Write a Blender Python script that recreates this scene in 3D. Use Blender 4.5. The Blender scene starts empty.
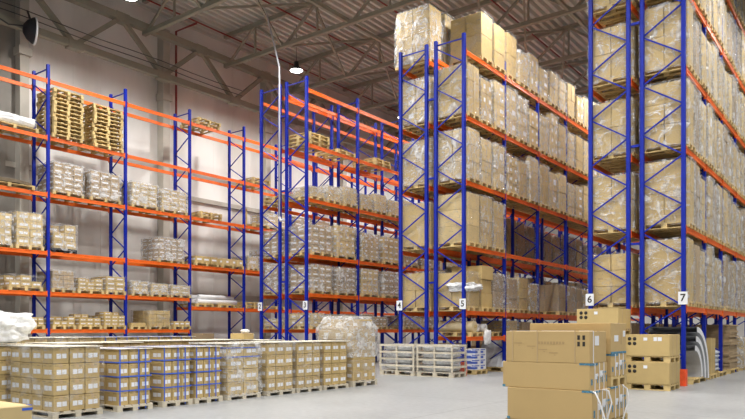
import bpy, bmesh, math, random
from mathutils import Vector, Matrix, noise as mnoise
random.seed(11)
S = bpy.context.scene
COL = S.collection

# ------------------------------------------------------------------ materials
def new_mat(name):
    m = bpy.data.materials.new(name); m.use_nodes = True
    nt = m.node_tree
    return m, nt, nt.nodes['Principled BSDF']
def simple(name, col, rough=.6, metal=0.0, vary=0.0, nscale=4.0, namount=0.0, bump=0.0, bscale=30.0, spec=.5, emit=0.0):
    m, nt, b = new_mat(name)
    N, L = nt.nodes, nt.links
    b.inputs['Base Color'].default_value = (*col, 1)
    b.inputs['Roughness'].default_value = rough
    b.inputs['Metallic'].default_value = metal
    b.inputs['Specular IOR Level'].default_value = spec
    if emit:
        b.inputs['Emission Color'].default_value = (*col, 1); b.inputs['Emission Strength'].default_value = emit
    cur = None
    if vary or namount:
        tc = N.new('ShaderNodeTexCoord')
        hs = N.new('ShaderNodeHueSaturation'); hs.inputs['Color'].default_value = (*col, 1)
        val = N.new('ShaderNodeMath'); val.operation = 'ADD'
        oi = N.new('ShaderNodeObjectInfo')
        mr = N.new('ShaderNodeMapRange'); mr.inputs['To Min'].default_value = 1-vary; mr.inputs['To Max'].default_value = 1+vary
        L.new(oi.outputs['Random'], mr.inputs['Value'])
        nz = N.new('ShaderNodeTexNoise'); nz.inputs['Scale'].default_value = nscale; nz.inputs['Detail'].default_value = 5
        L.new(tc.outputs['Object'], nz.inputs['Vector'])
        m2 = N.new('ShaderNodeMapRange'); m2.inputs['From Min'].default_value = .3; m2.inputs['From Max'].default_value = .7
        m2.inputs['To Min'].default_value = -namount; m2.inputs['To Max'].default_value = namount
        L.new(nz.outputs['Fac'], m2.inputs['Value'])
        L.new(mr.outputs['Result'], val.inputs[0]); L.new(m2.outputs['Result'], val.inputs[1])
        L.new(val.outputs[0], hs.inputs['Value']); L.new(hs.outputs['Color'], b.inputs['Base Color'])
    if bump:
        tc = N.new('ShaderNodeTexCoord'); nz = N.new('ShaderNodeTexNoise'); nz.inputs['Scale'].default_value = bscale; nz.inputs['Detail'].default_value = 4
        bp = N.new('ShaderNodeBump'); bp.inputs['Strength'].default_value = bump; bp.inputs['Distance'].default_value = .02
        L.new(tc.outputs['Object'], nz.inputs['Vector']); L.new(nz.outputs['Fac'], bp.inputs['Height']); L.new(bp.outputs['Normal'], b.inputs['Normal'])
    return m
M = {}
M['blue'] = simple('blue_paint', (.003, .017, .31), .5, namount=.12, nscale=3, spec=.25)
M['orange'] = simple('orange_paint', (.84, .145, .010), .45, namount=.12, nscale=3)
M['guard'] = simple('guard_orange', (.80, .09, .02), .5, namount=.2, nscale=8)
M['steel'] = simple('galvanised_steel', (.45, .46, .47), .4, .8, namount=.2)
M['carton'] = simple('kraft_cardboard', (.50, .365, .155), .8, vary=.10, namount=.06, nscale=3)
M['cartonpale'] = simple('pale_cardboard', (.57, .435, .21), .8, vary=.10, namount=.08, nscale=3)
M['cartonbrown'] = simple('grey_brown_cardboard', (.37, .27, .155), .8, vary=.12, namount=.10, nscale=3)
M['cartonhi'] = simple('smooth_cardboard', (.53, .37, .16), .75, vary=.04, namount=.05, nscale=1.5)
M['tape'] = simple('packing_tape', (.50, .36, .19), .3)
M['paper'] = simple('label_paper', (.78, .80, .84), .7)
M['ink'] = simple('printed_ink', (.03, .025, .02), .8)
M['inkgrey'] = simple('faded_print', (.43, .30, .14), .85)
M['wood'] = simple('pallet_wood', (.58, .43, .19), .8, vary=.14, namount=.22, nscale=5)
M['woodpale'] = simple('pale_pallet_wood', (.60, .54, .42), .8, vary=.10, namount=.12, nscale=6)
M['woodgrey'] = simple('weathered_wood', (.22, .17, .11), .85, vary=.2, namount=.2, nscale=6)
M['sheet'] = simple('top_sheet', (.74, .69, .56), .6, vary=.05, namount=.05)
M['strap'] = simple('blue_strap', (.05, .13, .60), .35)
M['straplight'] = simple('white_strap', (.82, .82, .83), .4)
M['teal'] = simple('teal_tape', (.07, .22, .33), .5, namount=.6, nscale=40)
M['film'] = simple('bunched_film', (.80, .81, .82), .22, namount=.12, nscale=9, bump=.8, bscale=14)
M['white'] = simple('white_plastic', (.80, .81, .83), .4, namount=.05)
M['greyplastic'] = simple('grey_plastic', (.42, .43, .45), .35, namount=.1)
M['black'] = simple('black_plastic', (.015, .016, .022), .5)
M['truss'] = simple('truss_paint', (.30, .285, .225), .6, namount=.1, nscale=2)
M['deck'] = simple('roof_deck', (.60, .61, .56), .5, .0, namount=.08, nscale=.6)
M['redpipe'] = simple('red_pipe', (.24, .022, .018), .45)
M['bluewhite'] = simple('blue_print', (.06, .12, .50), .5)
M['roll'] = simple('film_roll', (.70, .60, .38), .3, namount=.06)
M['lamp'] = simple('lamp_glow', (1, .97, .93), .5, emit=14)
M['bags'] = simple('grey_sacks', (.58, .62, .70), .5, namount=.12, nscale=12, bump=.5)
M['sacks'] = simple('grey_bags', (.55, .56, .56), .35, namount=.25, nscale=14, bump=.7, bscale=20)
M['cable'] = simple('cable', (.05, .05, .055), .5)
M['lightcable'] = simple('light_conduit', (.55, .56, .60), .4)
M['silver'] = simple('silver_sheet', (.66, .70, .76), .35, .1, namount=.12, nscale=5)

# stretch film: clear with milky creases
def film_mat(name, lo, hi, scale):
    m = bpy.data.materials.new(name); m.use_nodes = True
    nt = m.node_tree; N, L = nt.nodes, nt.links
    for n in list(N): N.remove(n)
    out = N.new('ShaderNodeOutputMaterial'); mix = N.new('ShaderNodeMixShader')
    tr = N.new('ShaderNodeBsdfTransparent'); tr.inputs[0].default_value = (.97, .97, .97, 1)
    b = N.new('ShaderNodeBsdfPrincipled')
    b.inputs['Base Color'].default_value = (.83, .84, .86, 1); b.inputs['Roughness'].default_value = .14
    tc = N.new('ShaderNodeTexCoord'); oi = N.new('ShaderNodeObjectInfo')
    ad = N.new('ShaderNodeVectorMath'); ad.operation = 'MULTIPLY_ADD'
    ad.inputs[1].default_value = (1, 1, 1)
    cmb = N.new('ShaderNodeCombineXYZ'); mu = N.new('ShaderNodeMath'); mu.operation = 'MULTIPLY'; mu.inputs[1].default_value = 57
    L.new(oi.outputs['Random'], mu.inputs[0]); L.new(mu.outputs[0], cmb.inputs[0]); L.new(mu.outputs[0], cmb.inputs[2])
    L.new(tc.outputs['Generated'], ad.inputs[0]); L.new(cmb.outputs[0], ad.inputs[2])
    nz = N.new('ShaderNodeTexNoise'); nz.inputs['Scale'].default_value = scale; nz.inputs['Detail'].default_value = 4; nz.inputs['Distortion'].default_value = 1.4
    L.new(ad.outputs[0], nz.inputs['Vector'])
    mr = N.new('ShaderNodeMapRange'); mr.inputs['From Min'].default_value = .50; mr.inputs['From Max'].default_value = .74
    mr.inputs['To Min'].default_value = lo; mr.inputs['To Max'].default_value = hi
    L.new(nz.outputs['Fac'], mr.inputs['Value'])
    nb = N.new('ShaderNodeTexNoise'); nb.inputs['Scale'].default_value = scale*1.6; nb.inputs['Detail'].default_value = 3; nb.inputs['Distortion'].default_value = 2
    L.new(ad.outputs[0], nb.inputs['Vector'])
    bp = N.new('ShaderNodeBump'); bp.inputs['Strength'].default_value = 1; bp.inputs['Distance'].default_value = .12
    L.new(nb.outputs['Fac'], bp.inputs['Height']); L.new(bp.outputs['Normal'], b.inputs['Normal'])
    nr = N.new('ShaderNodeTexNoise'); nr.inputs['Scale'].default_value = scale*.9; nr.inputs['Detail'].default_value = 2; nr.inputs['Distortion'].default_value = .8
    sc = N.new('ShaderNodeVectorMath'); sc.operation = 'MULTIPLY'; sc.inputs[1].default_value = (.8, .8, 3.4)
    L.new(ad.outputs[0], sc.inputs[0]); L.new(sc.outputs[0], nr.inputs['Vector'])
    s1 = N.new('ShaderNodeMath'); s1.operation = 'SUBTRACT'; s1.inputs[1].default_value = .5; L.new(nr.outputs['Fac'], s1.inputs[0])
    s2 = N.new('ShaderNodeMath'); s2.operation = 'ABSOLUTE'; L.new(s1.outputs[0], s2.inputs[0])
    s3 = N.new('ShaderNodeMapRange'); s3.inputs['From Min'].default_value = .0; s3.inputs['From Max'].default_value = .017
    s3.inputs['To Min'].default_value = hi*1.1; s3.inputs['To Max'].default_value = 0; L.new(s2.outputs[0], s3.inputs['Value'])
    s4 = N.new('ShaderNodeMath'); s4.operation = 'MAXIMUM'; L.new(s3.outputs[0], s4.inputs[0]); L.new(mr.outputs['Result'], s4.inputs[1])
    L.new(s4.outputs[0], mix.inputs['Fac']); L.new(tr.outputs[0], mix.inputs[1]); L.new(b.outputs[0], mix.inputs[2]); L.new(mix.outputs[0], out.inputs[0])
    return m
M['wrap'] = film_mat('stretch_film', .06, .68, 3.6)
M['wrapthick'] = film_mat('thick_stretch_film', .14, .95, 4.2)
M['wrapdome'] = film_mat('dome_film', .26, .95, 4)
M['wrapthin'] = film_mat('thin_stretch_film', .02, .30, 3.2)

def floor_mat():
    m, nt, b = new_mat('polished_concrete'); N, L = nt.nodes, nt.links
    tc = N.new('ShaderNodeTexCoord')
    n1 = N.new('ShaderNodeTexNoise'); n1.inputs['Scale'].default_value = .35; n1.inputs['Detail'].default_value = 8; n1.inputs['Roughness'].default_value = .65
    n2 = N.new('ShaderNodeTexNoise'); n2.inputs['Scale'].default_value = 9; n2.inputs['Detail'].default_value = 4
    r1 = N.new('ShaderNodeValToRGB'); r1.color_ramp.elements[0].position = .3; r1.color_ramp.elements[0].color = (.27, .28, .285, 1)
    r1.color_ramp.elements[1].position = .7; r1.color_ramp.elements[1].color = (.37, .375, .375, 1)
    mp = N.new('ShaderNodeMapping'); mp.inputs['Rotation'].default_value = (0, 0, 0)
    L.new(tc.outputs['Object'], mp.inputs['Vector'])
    bt = N.new('ShaderNodeTexBrick'); bt.offset = 0; bt.inputs['Scale'].default_value = 1
    bt.inputs['Brick Width'].default_value = 6; bt.inputs['Row Height'].default_value = 6; bt.inputs['Mortar Size'].default_value = .012
    bt.inputs['Color1'].default_value = (1, 1, 1, 1); bt.inputs['Color2'].default_value = (1, 1, 1, 1); bt.inputs['Mortar'].default_value = (.6, .6, .6, 1)
    L.new(mp.outputs[0], bt.inputs['Vector'])
    mx = N.new('ShaderNodeMix'); mx.data_type = 'RGBA'; mx.blend_type = 'MULTIPLY'; mx.inputs['Factor'].default_value = 1
    L.new(tc.outputs['Object'], n1.inputs['Vector']); L.new(tc.outputs['Object'], n2.inputs['Vector'])
    L.new(n1.outputs['Fac'], r1.inputs['Fac']); L.new(r1.outputs['Color'], mx.inputs['A']); L.new(bt.outputs['Color'], mx.inputs['B'])
    m3 = N.new('ShaderNodeMix'); m3.data_type = 'RGBA'; m3.blend_type = 'OVERLAY'; m3.inputs['Factor'].default_value = .25
    L.new(mx.outputs['Result'], m3.inputs['A']); L.new(n2.outputs['Fac'], m3.inputs['B'])
    L.new(m3.outputs['Result'], b.inputs['Base Color'])
    mr = N.new('ShaderNodeMapRange'); mr.inputs['To Min'].default_value = .28; mr.inputs['To Max'].default_value = .5
    L.new(n1.outputs['Fac'], mr.inputs['Value']); L.new(mr.outputs['Result'], b.inputs['Roughness'])
    return m
M['floor'] = floor_mat()
def wall_mat():
    m, nt, b = new_mat('wall_panels'); N, L = nt.nodes, nt.links
    tc = N.new('ShaderNodeTexCoord')
    mp = N.new('ShaderNodeMapping'); mp.inputs['Scale'].default_value = (.5, .45, .16)
    L.new(tc.outputs['Object'], mp.inputs['Vector'])
    n1 = N.new('ShaderNodeTexNoise'); n1.inputs['Scale'].default_value = 1.0; n1.inputs['Detail'].default_value = 6
    L.new(mp.outputs[0], n1.inputs['Vector'])
    r1 = N.new('ShaderNodeValToRGB'); r1.color_ramp.elements[0].position = .25; r1.color_ramp.elements[0].color = (.58, .56, .52, 1)
    r1.color_ramp.elements[1].position = .62; r1.color_ramp.elements[1].color = (.88, .87, .84, 1)
    L.new(n1.outputs['Fac'], r1.inputs['Fac'])
    L.new(r1.outputs['Color'], b.inputs['Base Color']); b.inputs['Roughness'].default_value = .6
    return m
M['wall'] = wall_mat()
M['column'] = simple('column_concrete', (.50, .47, .41), .7, namount=.12, nscale=1.2)

# ------------------------------------------------------------------ mesh building
class MB:
    def __init__(s): s.v = []; s.f = []; s.m = []; s.mats = []; s.smooth = []
    def mi(s, mat):
        if mat not in s.mats: s.mats.append(mat)
        return s.mats.index(mat)
    def box(s, x0, x1, y0, y1, z0, z1, mat, T=None):
        n = len(s.v)
        c = [(x0,y0,z0),(x1,y0,z0),(x1,y1,z0),(x0,y1,z0),(x0,y0,z1),(x1,y0,z1),(x1,y1,z1),(x0,y1,z1)]
        if T is not None: c = [tuple(T @ Vector(p)) for p in c]
        s.v += c
        for q in ((0,3,2,1),(4,5,6,7),(0,1,5,4),(1,2,6,5),(2,3,7,6),(3,0,4,7)):
            s.f.append([n+i for i in q]); s.m.append(s.mi(mat)); s.smooth.append(False)
        return s
    def bar(s, a, b, w, h, mat):
        a = Vector(a); b = Vector(b); d = b-a; L_ = d.length
        q = d.to_track_quat('X', 'Z').to_matrix().to_4x4()
        T = Matrix.Translation(a) @ q
        return s.box(0, L_, -w/2, w/2, -h/2, h/2, mat, T)
    def tube(s, pts, r, mat, n=8, caps=True):
        pts = [Vector(p) for p in pts]; rings = []
        for i, p in enumerate(pts):
            d = (pts[min(i+1, len(pts)-1)] - pts[max(i-1, 0)]).normalized()
            u = d.orthogonal().normalized() if i == 0 else (pu - d*pu.dot(d)).normalized()
            pu = u; w = d.cross(u)
            k = len(s.v); rr = r[i] if isinstance(r, (list, tuple)) else r
            for j in range(n):
                a = 2*math.pi*j/n; s.v.append(tuple(p + (u*math.cos(a)+w*math.sin(a))*rr))
            rings.append(k)
        for a, b in zip(rings, rings[1:]):
            for j in range(n):
                s.f.append([a+j, a+(j+1)%n, b+(j+1)%n, b+j]); s.m.append(s.mi(mat)); s.smooth.append(True)
        if caps:
            s.f.append([rings[0]+j for j in reversed(range(n))]); s.m.append(s.mi(mat)); s.smooth.append(False)
            s.f.append([rings[-1]+j for j in range(n)]); s.m.append(s.mi(mat)); s.smooth.append(False)
        return s
    def lathe(s, prof, mat, n=20, T=None, mats=None):
        rings = []
        for r, z in prof:
            k = len(s.v)
            for j in range(n):
                a = 2*math.pi*j/n; p = Vector((r*math.cos(a), r*math.sin(a), z))
                if T is not None: p = T @ p
                s.v.append(tuple(p))
            rings.append(k)
        for i, (a, b) in enumerate(zip(rings, rings[1:])):
            for j in range(n):
                s.f.append([a+j, a+(j+1)%n, b+(j+1)%n, b+j]); s.m.append(s.mi(mats[i] if mats else mat)); s.smooth.append(True)
        return s
    def quad(s, pts, mat, smooth=False):
        n = len(s.v); s.v += [tuple(p) for p in pts]; s.f.append(list(range(n, n+len(pts)))); s.m.append(s.mi(mat)); s.smooth.append(smooth); return s
    def mesh(s, name):
        me = bpy.data.meshes.new(name); me.from_pydata(s.v, [], s.f)
        for mt in s.mats: me.materials.append(M[mt])
        me.polygons.foreach_set('material_index', s.m); me.polygons.foreach_set('use_smooth', s.smooth)
        me.update(); return me

def link(name, mesh, parent=None, loc=(0,0,0), rz=0, rot=None, scale=None):
    o = bpy.data.objects.new(name, mesh); COL.objects.link(o)
    if parent is not None: o.parent = parent
    o.location = loc
    if rz: o.rotation_euler = (0, 0, rz)
    if rot: o.rotation_euler = rot
    if scale: o.scale = scale
    return o
def tag(o, label, cat, group=None, kind=None):
    o['label'] = label; o['category'] = cat
    if group: o['group'] = group
    o['kind'] = kind or 'thing'
    return o
def root(name, loc, label, cat, group=None, rz=0):
    return tag(link(name, None, None, loc, rz), label, cat, group)
def struct(o, label=None):
    o['kind'] = 'structure'
    if label: o['label'] = label
    return o

# ------------------------------------------------------------------ pallets, cartons, film
_cache = {}
def pallet_mesh(lx, ly, mat='wood', h=.144):
    """footprint lx (across rack) by ly; blocks at corners and middles"""
    k = ('pal', round(lx,2), round(ly,2), mat, h)
    if k in _cache: return _cache[k]
    b = MB(); t = .022; bw = .10
    X, Y = lx/2, ly/2
    for yy in (-Y+.05, 0, Y-.05):                       # runners with blocks, along X
        b.box(-X, X, yy-.05, yy+.05, 0, t, mat)
        for xx in (-X+.07, 0, X-.07):
            b.box(xx-.07, xx+.07, yy-.048, yy+.048, t, h-2*t, mat)
    for xx in (-X+.07, 0, X-.07):
        b.box(xx-.07, xx+.07, -Y, Y, h-2*t, h-t, mat)
    n = 5
    for i in range(n):                                  # deck boards along X
        yy = -Y+.06 + i*(2*Y-.12)/(n-1)
        b.box(-X, X, yy-.058, yy+.058, h-t, h, mat)
    _cache[k] = b.mesh('pallet'); return _cache[k]
def carton_mesh(sx, sy, sz, mat='carton', style='plain'):
    k = ('car', round(sx,3), round(sy,3), round(sz,3), mat, style)
    if k in _cache: return _cache[k]
    b = MB(); X, Y = sx/2, sy/2
    bm = bmesh.new(); bmesh.ops.create_cube(bm, size=1)
    bmesh.ops.scale(bm, vec=(sx, sy, sz), verts=bm.verts); bmesh.ops.translate(bm, vec=(0,0,sz/2), verts=bm.verts)
    bmesh.ops.bevel(bm, geom=bm.edges[:], offset=.006, segments=1, affect='EDGES')
    bm.verts.ensure_lookup_table()
    for v in bm.verts: v.index = len(b.v); b.v.append(tuple(v.co))
    for f in bm.faces: b.f.append([v.index for v in f.verts]); b.m.append(b.mi(mat)); b.smooth.append(False)
    bm.free(); e = .002
    if style != 'bare':                                  # tape over the top seam and a short way down each end
        b.box(-X-e, X+e, -.025, .025, sz-.002, sz+e, 'tape')
        for sg in (-1, 1): b.box(sg*X-e, sg*X+e, -.025, .025, sz-.07, sz, 'tape')
    def lab(u0, u1, z0, z1, m_='paper'):                 # on all four sides
        for sg in (-1, 1):
            b.box(sg*X-e, sg*X+e, u0*sy, u1*sy, z0*sz, z1*sz, m_)
            b.box(u0*sx, u1*sx, sg*Y-e, sg*Y+e, z0*sz, z1*sz, m_)
    if style == 'label': lab(.02, .36, .34, .66)
    if style == 'wide': lab(-.34, .30, .36, .62)
    if style == 'double':
        lab(-.30, .0, .30, .62); lab(.05, .34, .32, .62); lab(-.42, -.2, .86, .875, 'ink'); lab(.1, .3, .86, .875, 'ink')
    if style == 'mark': lab(-.12, .12, .44, .56, 'inkgrey')
    if style == 'bar': lab(-.03, .03, .3, .8, 'inkgrey')
    _cache[k] = b.mesh('carton'); return _cache[k]
def wrap_mesh(var, dome=0.0, mat='wrap'):
    k = ('wrap', var, dome, mat)
    if k in _cache: return _cache[k]
    rnd = random.Random(var*7+3); n = 9; nz = 10
    b = MB(); ring = []
    per = [(-.5 + i/n, -.5) for i in range(n)] + [(.5, -.5+i/n) for i in range(n)] + [(.5-i/n, .5) for i in range(n)] + [(-.5, .5-i/n) for i in range(n)]
    off = Vector((var*13.1, 0, 0))
    for j in range(nz+1):
        z = j/nz; row = []
        sh = 1 - dome*max(0, z-.72)/.28
        for (x, y) in per:
            p = Vector((x, y, z)); d = mnoise.noise(p*5+off)*.022 + mnoise.noise(p*11+off)*.010
            f = (1 + d)*sh
            row.append(len(b.v)); b.v.append((x*f, y*f, z if j < nz else 1 + mnoise.noise(p*4)*.01))
        ring.append(row)
    P = len(per)
    for a, c in zip(ring, ring[1:]):
        for j in range(P):
            b.f.append([a[j], a[(j+1)%P], c[(j+1)%P], c[j]]); b.m.append(b.mi(mat)); b.smooth.append(True)
    ctr = len(b.v); b.v.append((0, 0, 1.0))
    for j in range(P): b.f.append([ring[-1][j], ring[-1][(j+1)%P], ctr]); b.m.append(0); b.smooth.append(True)
    _cache[k] = b.mesh('film'); return _cache[k]

LOADS = []
UNSEEN = set()   # positions the photograph shows nothing of
UNSEEN.update('-108 316 100,-122 224 20,-122 233 20,-121 243 20,-122 288 20,-121 298 20,-122 335 20,-121 344 20,-122 353 20,-122 362 20,-121 371 20,-45 283 20,-46 291 20,-45 299 20,-59 203 20,-45 291 100,-46 299 100,-46 187 120,-45 195 120,-45 203 120,-46 211 120,-45 219 120,-46 227 120,-45 235 120,-45 283 120,-45 291 120,-45 299 120,-59 187 120,-59 195 120,-59 203 120,-173 265 27,-173 281 27,-173 295 27,-173 311 27,-173 325 27,-173 341 27,-173 355 27,-173 278 62,-173 288 62,-173 298 62,-187 248 42,-187 208 27,-187 228 27,-187 238 27,-187 248 27,-187 258 27,-187 268 27,-187 278 27,-187 288 27,-187 298 27,-187 208 14,-187 218 14,-187 228 14,-187 238 14,-187 268 14,-240 108 14,-240 105 0,-240 131 0,-240 145 0,-240 162 0,-240 175 0,-126 48 0,-109 241 0,-109 255 0,-109 269 0,-109 283 0,-109 297 0,-122 251 0,-59 263 0,-59 277 0,-59 291 0'.split(','))
def load(x, y, z, lx=1.2, ly=.8, h=1.3, nx=2, ny=2, nz=3, mat='carton', style='plain', wrap='wrap', dome=0.0, pm='wood',
         label='', cat='pallet load', group=None, ph=.144, skew=.012, rz=0, name='pallet_load', ragged=0, sheet=False, miss=0):
    """cartons tied to a pallet; one thing that a truck would lift as one"""
    key = '%d %d %d' % (round(x*10), round(y*10), round(z*10))
    if key in UNSEEN: return None
    r = root(name, (x, y, z), label, cat, group, rz); r['slot'] = key
    link('pallet', pallet_mesh(lx, ly, pm, ph), r)
    ins = .03
    cx, cy, cz = (lx-ins*2)/nx, (ly-ins*2)/ny, h/nz
    for k in range(nz):
        for i in range(nx):
            for j in range(ny):
                if 0 < i < nx-1 and 0 < j < ny-1 and k < nz-1: continue      # core of the stack never shows
                if ragged and k == nz-1 and random.random() < ragged: continue
                me = carton_mesh(cx-.014, cy-.012, cz-.008, mat, style)
                link('carton', me, r, (-lx/2+ins+cx*(i+.5)+random.uniform(-1,1)*skew, -ly/2+ins+cy*(j+.5)+random.uniform(-1,1)*skew*.6, ph+cz*k), random.uniform(-1,1)*skew)
    if sheet:
        link('top_sheet', MB().box(-lx/2+.0, lx/2, -ly/2+.0, ly/2, 0, .012, 'sheet').mesh('sheet'), r, (0,0,ph+h+.002))
    if wrap:
        w = link('stretch_film', wrap_mesh(random.randrange(6), dome, wrap), r, (0, 0, ph*.5), 0, None, (lx+.035, ly+.03, h+ph*.5+.03))
    LOADS.append(r)
    return r

# ------------------------------------------------------------------ the setting
YE = 18.29                     # line of the end frames
def wallbox(name, args, mat):
    return struct(link(name, MB().box(*args, mat).mesh(name)))
wallbox('floor', (-26.4, 14, -8, 52, -.2, 0), 'floor')
b = MB()                       # left wall with vertical panel joints
b.box(-26.5, -26.2, -8, 52, 0, 16.4, 'wall')
y = -7.0
struct(link('wall_left', b.mesh('wall_left')))
b = MB()
for i in range(49): b.box(-26.2, -26.19, -7+i*1.2, -6.99+i*1.2, 0, 16, 'wall')
struct(link('trim_1', b.mesh('trim_1')), 'panel joints of the left wall')
M['cladding'] = simple('grey_cladding', (.27, .25, .22), .7, namount=.15, nscale=1.0)
b = MB(); b.box(-26.19, -26.12, -8, 12.35, 0, 15.4, 'cladding')
for i in range(50): b.box(-26.12, -26.07, -7.9+i*.4, -7.7+i*.4, 0, 15.4, 'cladding')
struct(link('trim_13', b.mesh('trim_13')), 'grey ribbed cladding on the near part of the left wall')
wallbox('wall_back', (-26.5, 14, 52, 52.3, 0, 16.4), 'wall')
for i in range(9):             # wall columns
    yy = 18.75 + (i-3)*6.3
    struct(link('trim_%d' % (i+2), MB().box(-26.19, -25.75, yy-.17, yy+.17, 0, 14.9, 'column').box(-26.19, -25.65, yy-.25, yy+.25, 11.7, 12.0, 'column').mesh('trim')), 'pale concrete wall column')
struct(link('trim_12', MB().box(-26.19, -26.05, -8, 52, 2.9, 3.15, 'column').box(-26.19, -26.08, -8, 52, 7.5, 7.7, 'column').mesh('trim')), 'horizontal wall rail')
# roof deck: trapezoid ribs running away along Y
b = MB(); HZ = 15.6; x = -26.5
pts = []
while x < 14:
    pts += [(x, HZ), (x+.13, HZ), (x+.16, HZ+.2), (x+.33, HZ+.2)]; x += .36
pts.append((x, HZ))
for (xa, za), (xb, zb) in zip(pts, pts[1:]):
    b.quad([(xa, -8, za), (xa, 52, za), (xb, 52, zb), (xb, -8, zb)], 'deck')
b.quad([(-26.5, -8, HZ+.3), (x, -8, HZ+.3), (x, 52, HZ+.3), (-26.5, 52, HZ+.3)], 'deck')
struct(link('ceiling', b.mesh('ceiling')))
# girder along the wall
GX = -25.2; GL, GU = 12.5, 14.3
b = MB()
b.bar((GX, -8, GL), (GX, 52, GL), .26, .26, 'truss'); b.bar((GX, -8, GU), (GX, 52, GU), .3, .28, 'truss')
y0 = 14.1 - 4.05*6
k = 0
while y0 + k*4.05 < 50:
    ya = y0+k*4.05
    b.bar((GX, ya, GL), (GX, ya+2.02, GU), .18, .18, 'truss'); b.bar((GX, ya+2.02, GU), (GX, ya+4.05, GL), .18, .18, 'truss')
    b.box(GX-.16, GX+.16, ya-.3, ya+.3, GL-.2, GL+.15, 'truss'); b.box(GX-.17, GX+.17, ya+1.72, ya+2.32, GU-.22, GU+.16, 'truss')
    k += 1
struct(link('wall_girder', b.mesh('wall_girder')), 'grey lattice girder along the left wall')
# roof trusses across the hall
for i in range(11):
    ty = 17.2 + (i-4)*4.45
    if ty > 51: break
    b = MB(); A, Bz = 14.0, 15.4
    b.bar((GX, ty, A), (13.5, ty, A), .17, .17, 'truss'); b.bar((GX, ty, Bz), (13.5, ty, Bz), .16, .2, 'truss')
    xx = GX + .2
    while xx < 12:
        b.bar((xx, ty, A), (xx+1.9, ty, Bz), .1, .1, 'truss'); b.bar((xx+1.9, ty, Bz), (xx+3.8, ty, A), .1, .1, 'truss')
        b.bar((xx+1.9, ty, A), (xx+1.9, ty, Bz), .07, .07, 'truss')
        xx += 3.8
    struct(link('roof_truss', b.mesh('roof_truss')), 'grey roof truss spanning the hall')
b = MB()                       # diagonal ties between trusses
for i in range(11):
    ty = 17.2 + (i-4)*4.45
    for xx in (-21.4, -13.8, -6.2, 1.4):
        b.bar((xx, ty, 14.0), (xx+1.9, ty+4.45, 15.35), .09, .09, 'truss'); b.bar((xx, ty+4.45, 14.0), (xx+1.9, ty, 15.35), .09, .09, 'truss')
for xx in (-17.6, -10.0, -2.4): b.bar((xx, -8, 14.05), (xx, 51, 14.05), .12, .12, 'truss')
struct(link('roof_bracing', b.mesh('roof_bracing')), 'diagonal roof bracing between the trusses')
for n_, xx in enumerate((-24.7, -20.85, -17.0, -13.2, -9.4, -5.6, -1.8)):
    b = MB().tube([(xx, -8, 15.25), (xx, 51, 15.25)], .035, 'redpipe', 6)
    o = link('sprinkler_pipe', b.mesh('sprinkler_pipe'))
    tag(o, 'thin red sprinkler pipe under the roof deck, %s out from the left wall' % ['first','second','third','fourth','fifth','sixth','seventh'][n_], 'pipe', 'red sprinkler pipes under the roof')
b = MB().tube([(-25.6, 19.15, .0), (-25.6, 19.15, 14.9), (-24.7, 19.6, 15.2)], .05, 'redpipe', 8)
tag(link('riser_pipe', b.mesh('riser_pipe')), 'red vertical pipe climbing the left wall beside a column', 'pipe')
for n_, (zz, xx) in enumerate(((13.0, -24.95), (12.75, -24.93))):
    pts = [(xx, -6+i*1.5, zz + .03*math.sin(i*1.7)) for i in range(20)]
    tag(link('power_cable', MB().tube(pts, .018, 'cable', 6).mesh('power_cable')), ['upper', 'lower'][n_] + ' of two black cables running along the lattice wall girder', 'cable', 'cables along the wall girder')
# conduit from the roof down the end frame of rack 2
p0 = Vector((0,0,0))
b = MB().tube([(-19.55, 18.9, 14.0), (-18.75, 18.5, 12.5), (-18.05, 18.12, 11.2), (-18.0, 18.08, 10.5), (-18.0, 18.08, 5.6)], .032, 'lightcable', 8)
b.tube([(-18.0, 18.08, 5.6), (-17.9, 18.05, 5.45), (-17.75, 18.08, 5.5)], .05, 'lightcable', 8)
tag(link('cable_conduit', b.mesh('cable_conduit')), 'pale cable conduit hanging from the roof down beside rack two', 'conduit')

# ------------------------------------------------------------------ racks
D1 = 1.1
def sign_obj(text, parent, x, yf, z):
    s = link('sign', MB().box(-.11, .11, -.006, .006, -.16, .16, 'paper').mesh('sign'), parent, (x, yf, z))
    s['label'] = 'white sign reading %s' % {'2':'two','3':'three','4':'four','5':'five','6':'six','7':'seven'}[text]
    cu = bpy.data.curves.new('digit', 'FONT'); cu.body = text; cu.size = .26; cu.align_x = 'CENTER'; cu.align_y = 'CENTER'; cu.extrude = .002; cu.offset = .004
    cu.materials.append(M['ink'])
    tmp = bpy.data.objects.new('tmp', cu); COL.objects.link(tmp); bpy.context.view_layer.update()
    me = bpy.data.meshes.new_from_object(tmp.evaluated_get(bpy.context.evaluated_depsgraph_get())); bpy.data.objects.remove(tmp)
    link('digit', me, s, (0, -.010, 0), rot=(math.pi/2, 0, 0))
_post = {}
def post_mesh(H):
    if H in _post: return _post[H]
    b = MB(); w = .042; t = .042
    b.box(-w, w, -t, t, .012, H, 'blue')
    b.box(-w-.02, w+.02, -t-.02, t+.02, 0, .012, 'blue')
    for sx in (-1, 1):                                    # flanged C-section lips along the faces
        b.box(sx*w-.006, sx*w+.006, -t-.006, -t+.02, .02, H-.01, 'blue'); b.box(sx*w-.006, sx*w+.006, t-.02, t+.006, .02, H-.01, 'blue')
    _post[H] = b.mesh('post'); return _post[H]
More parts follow.
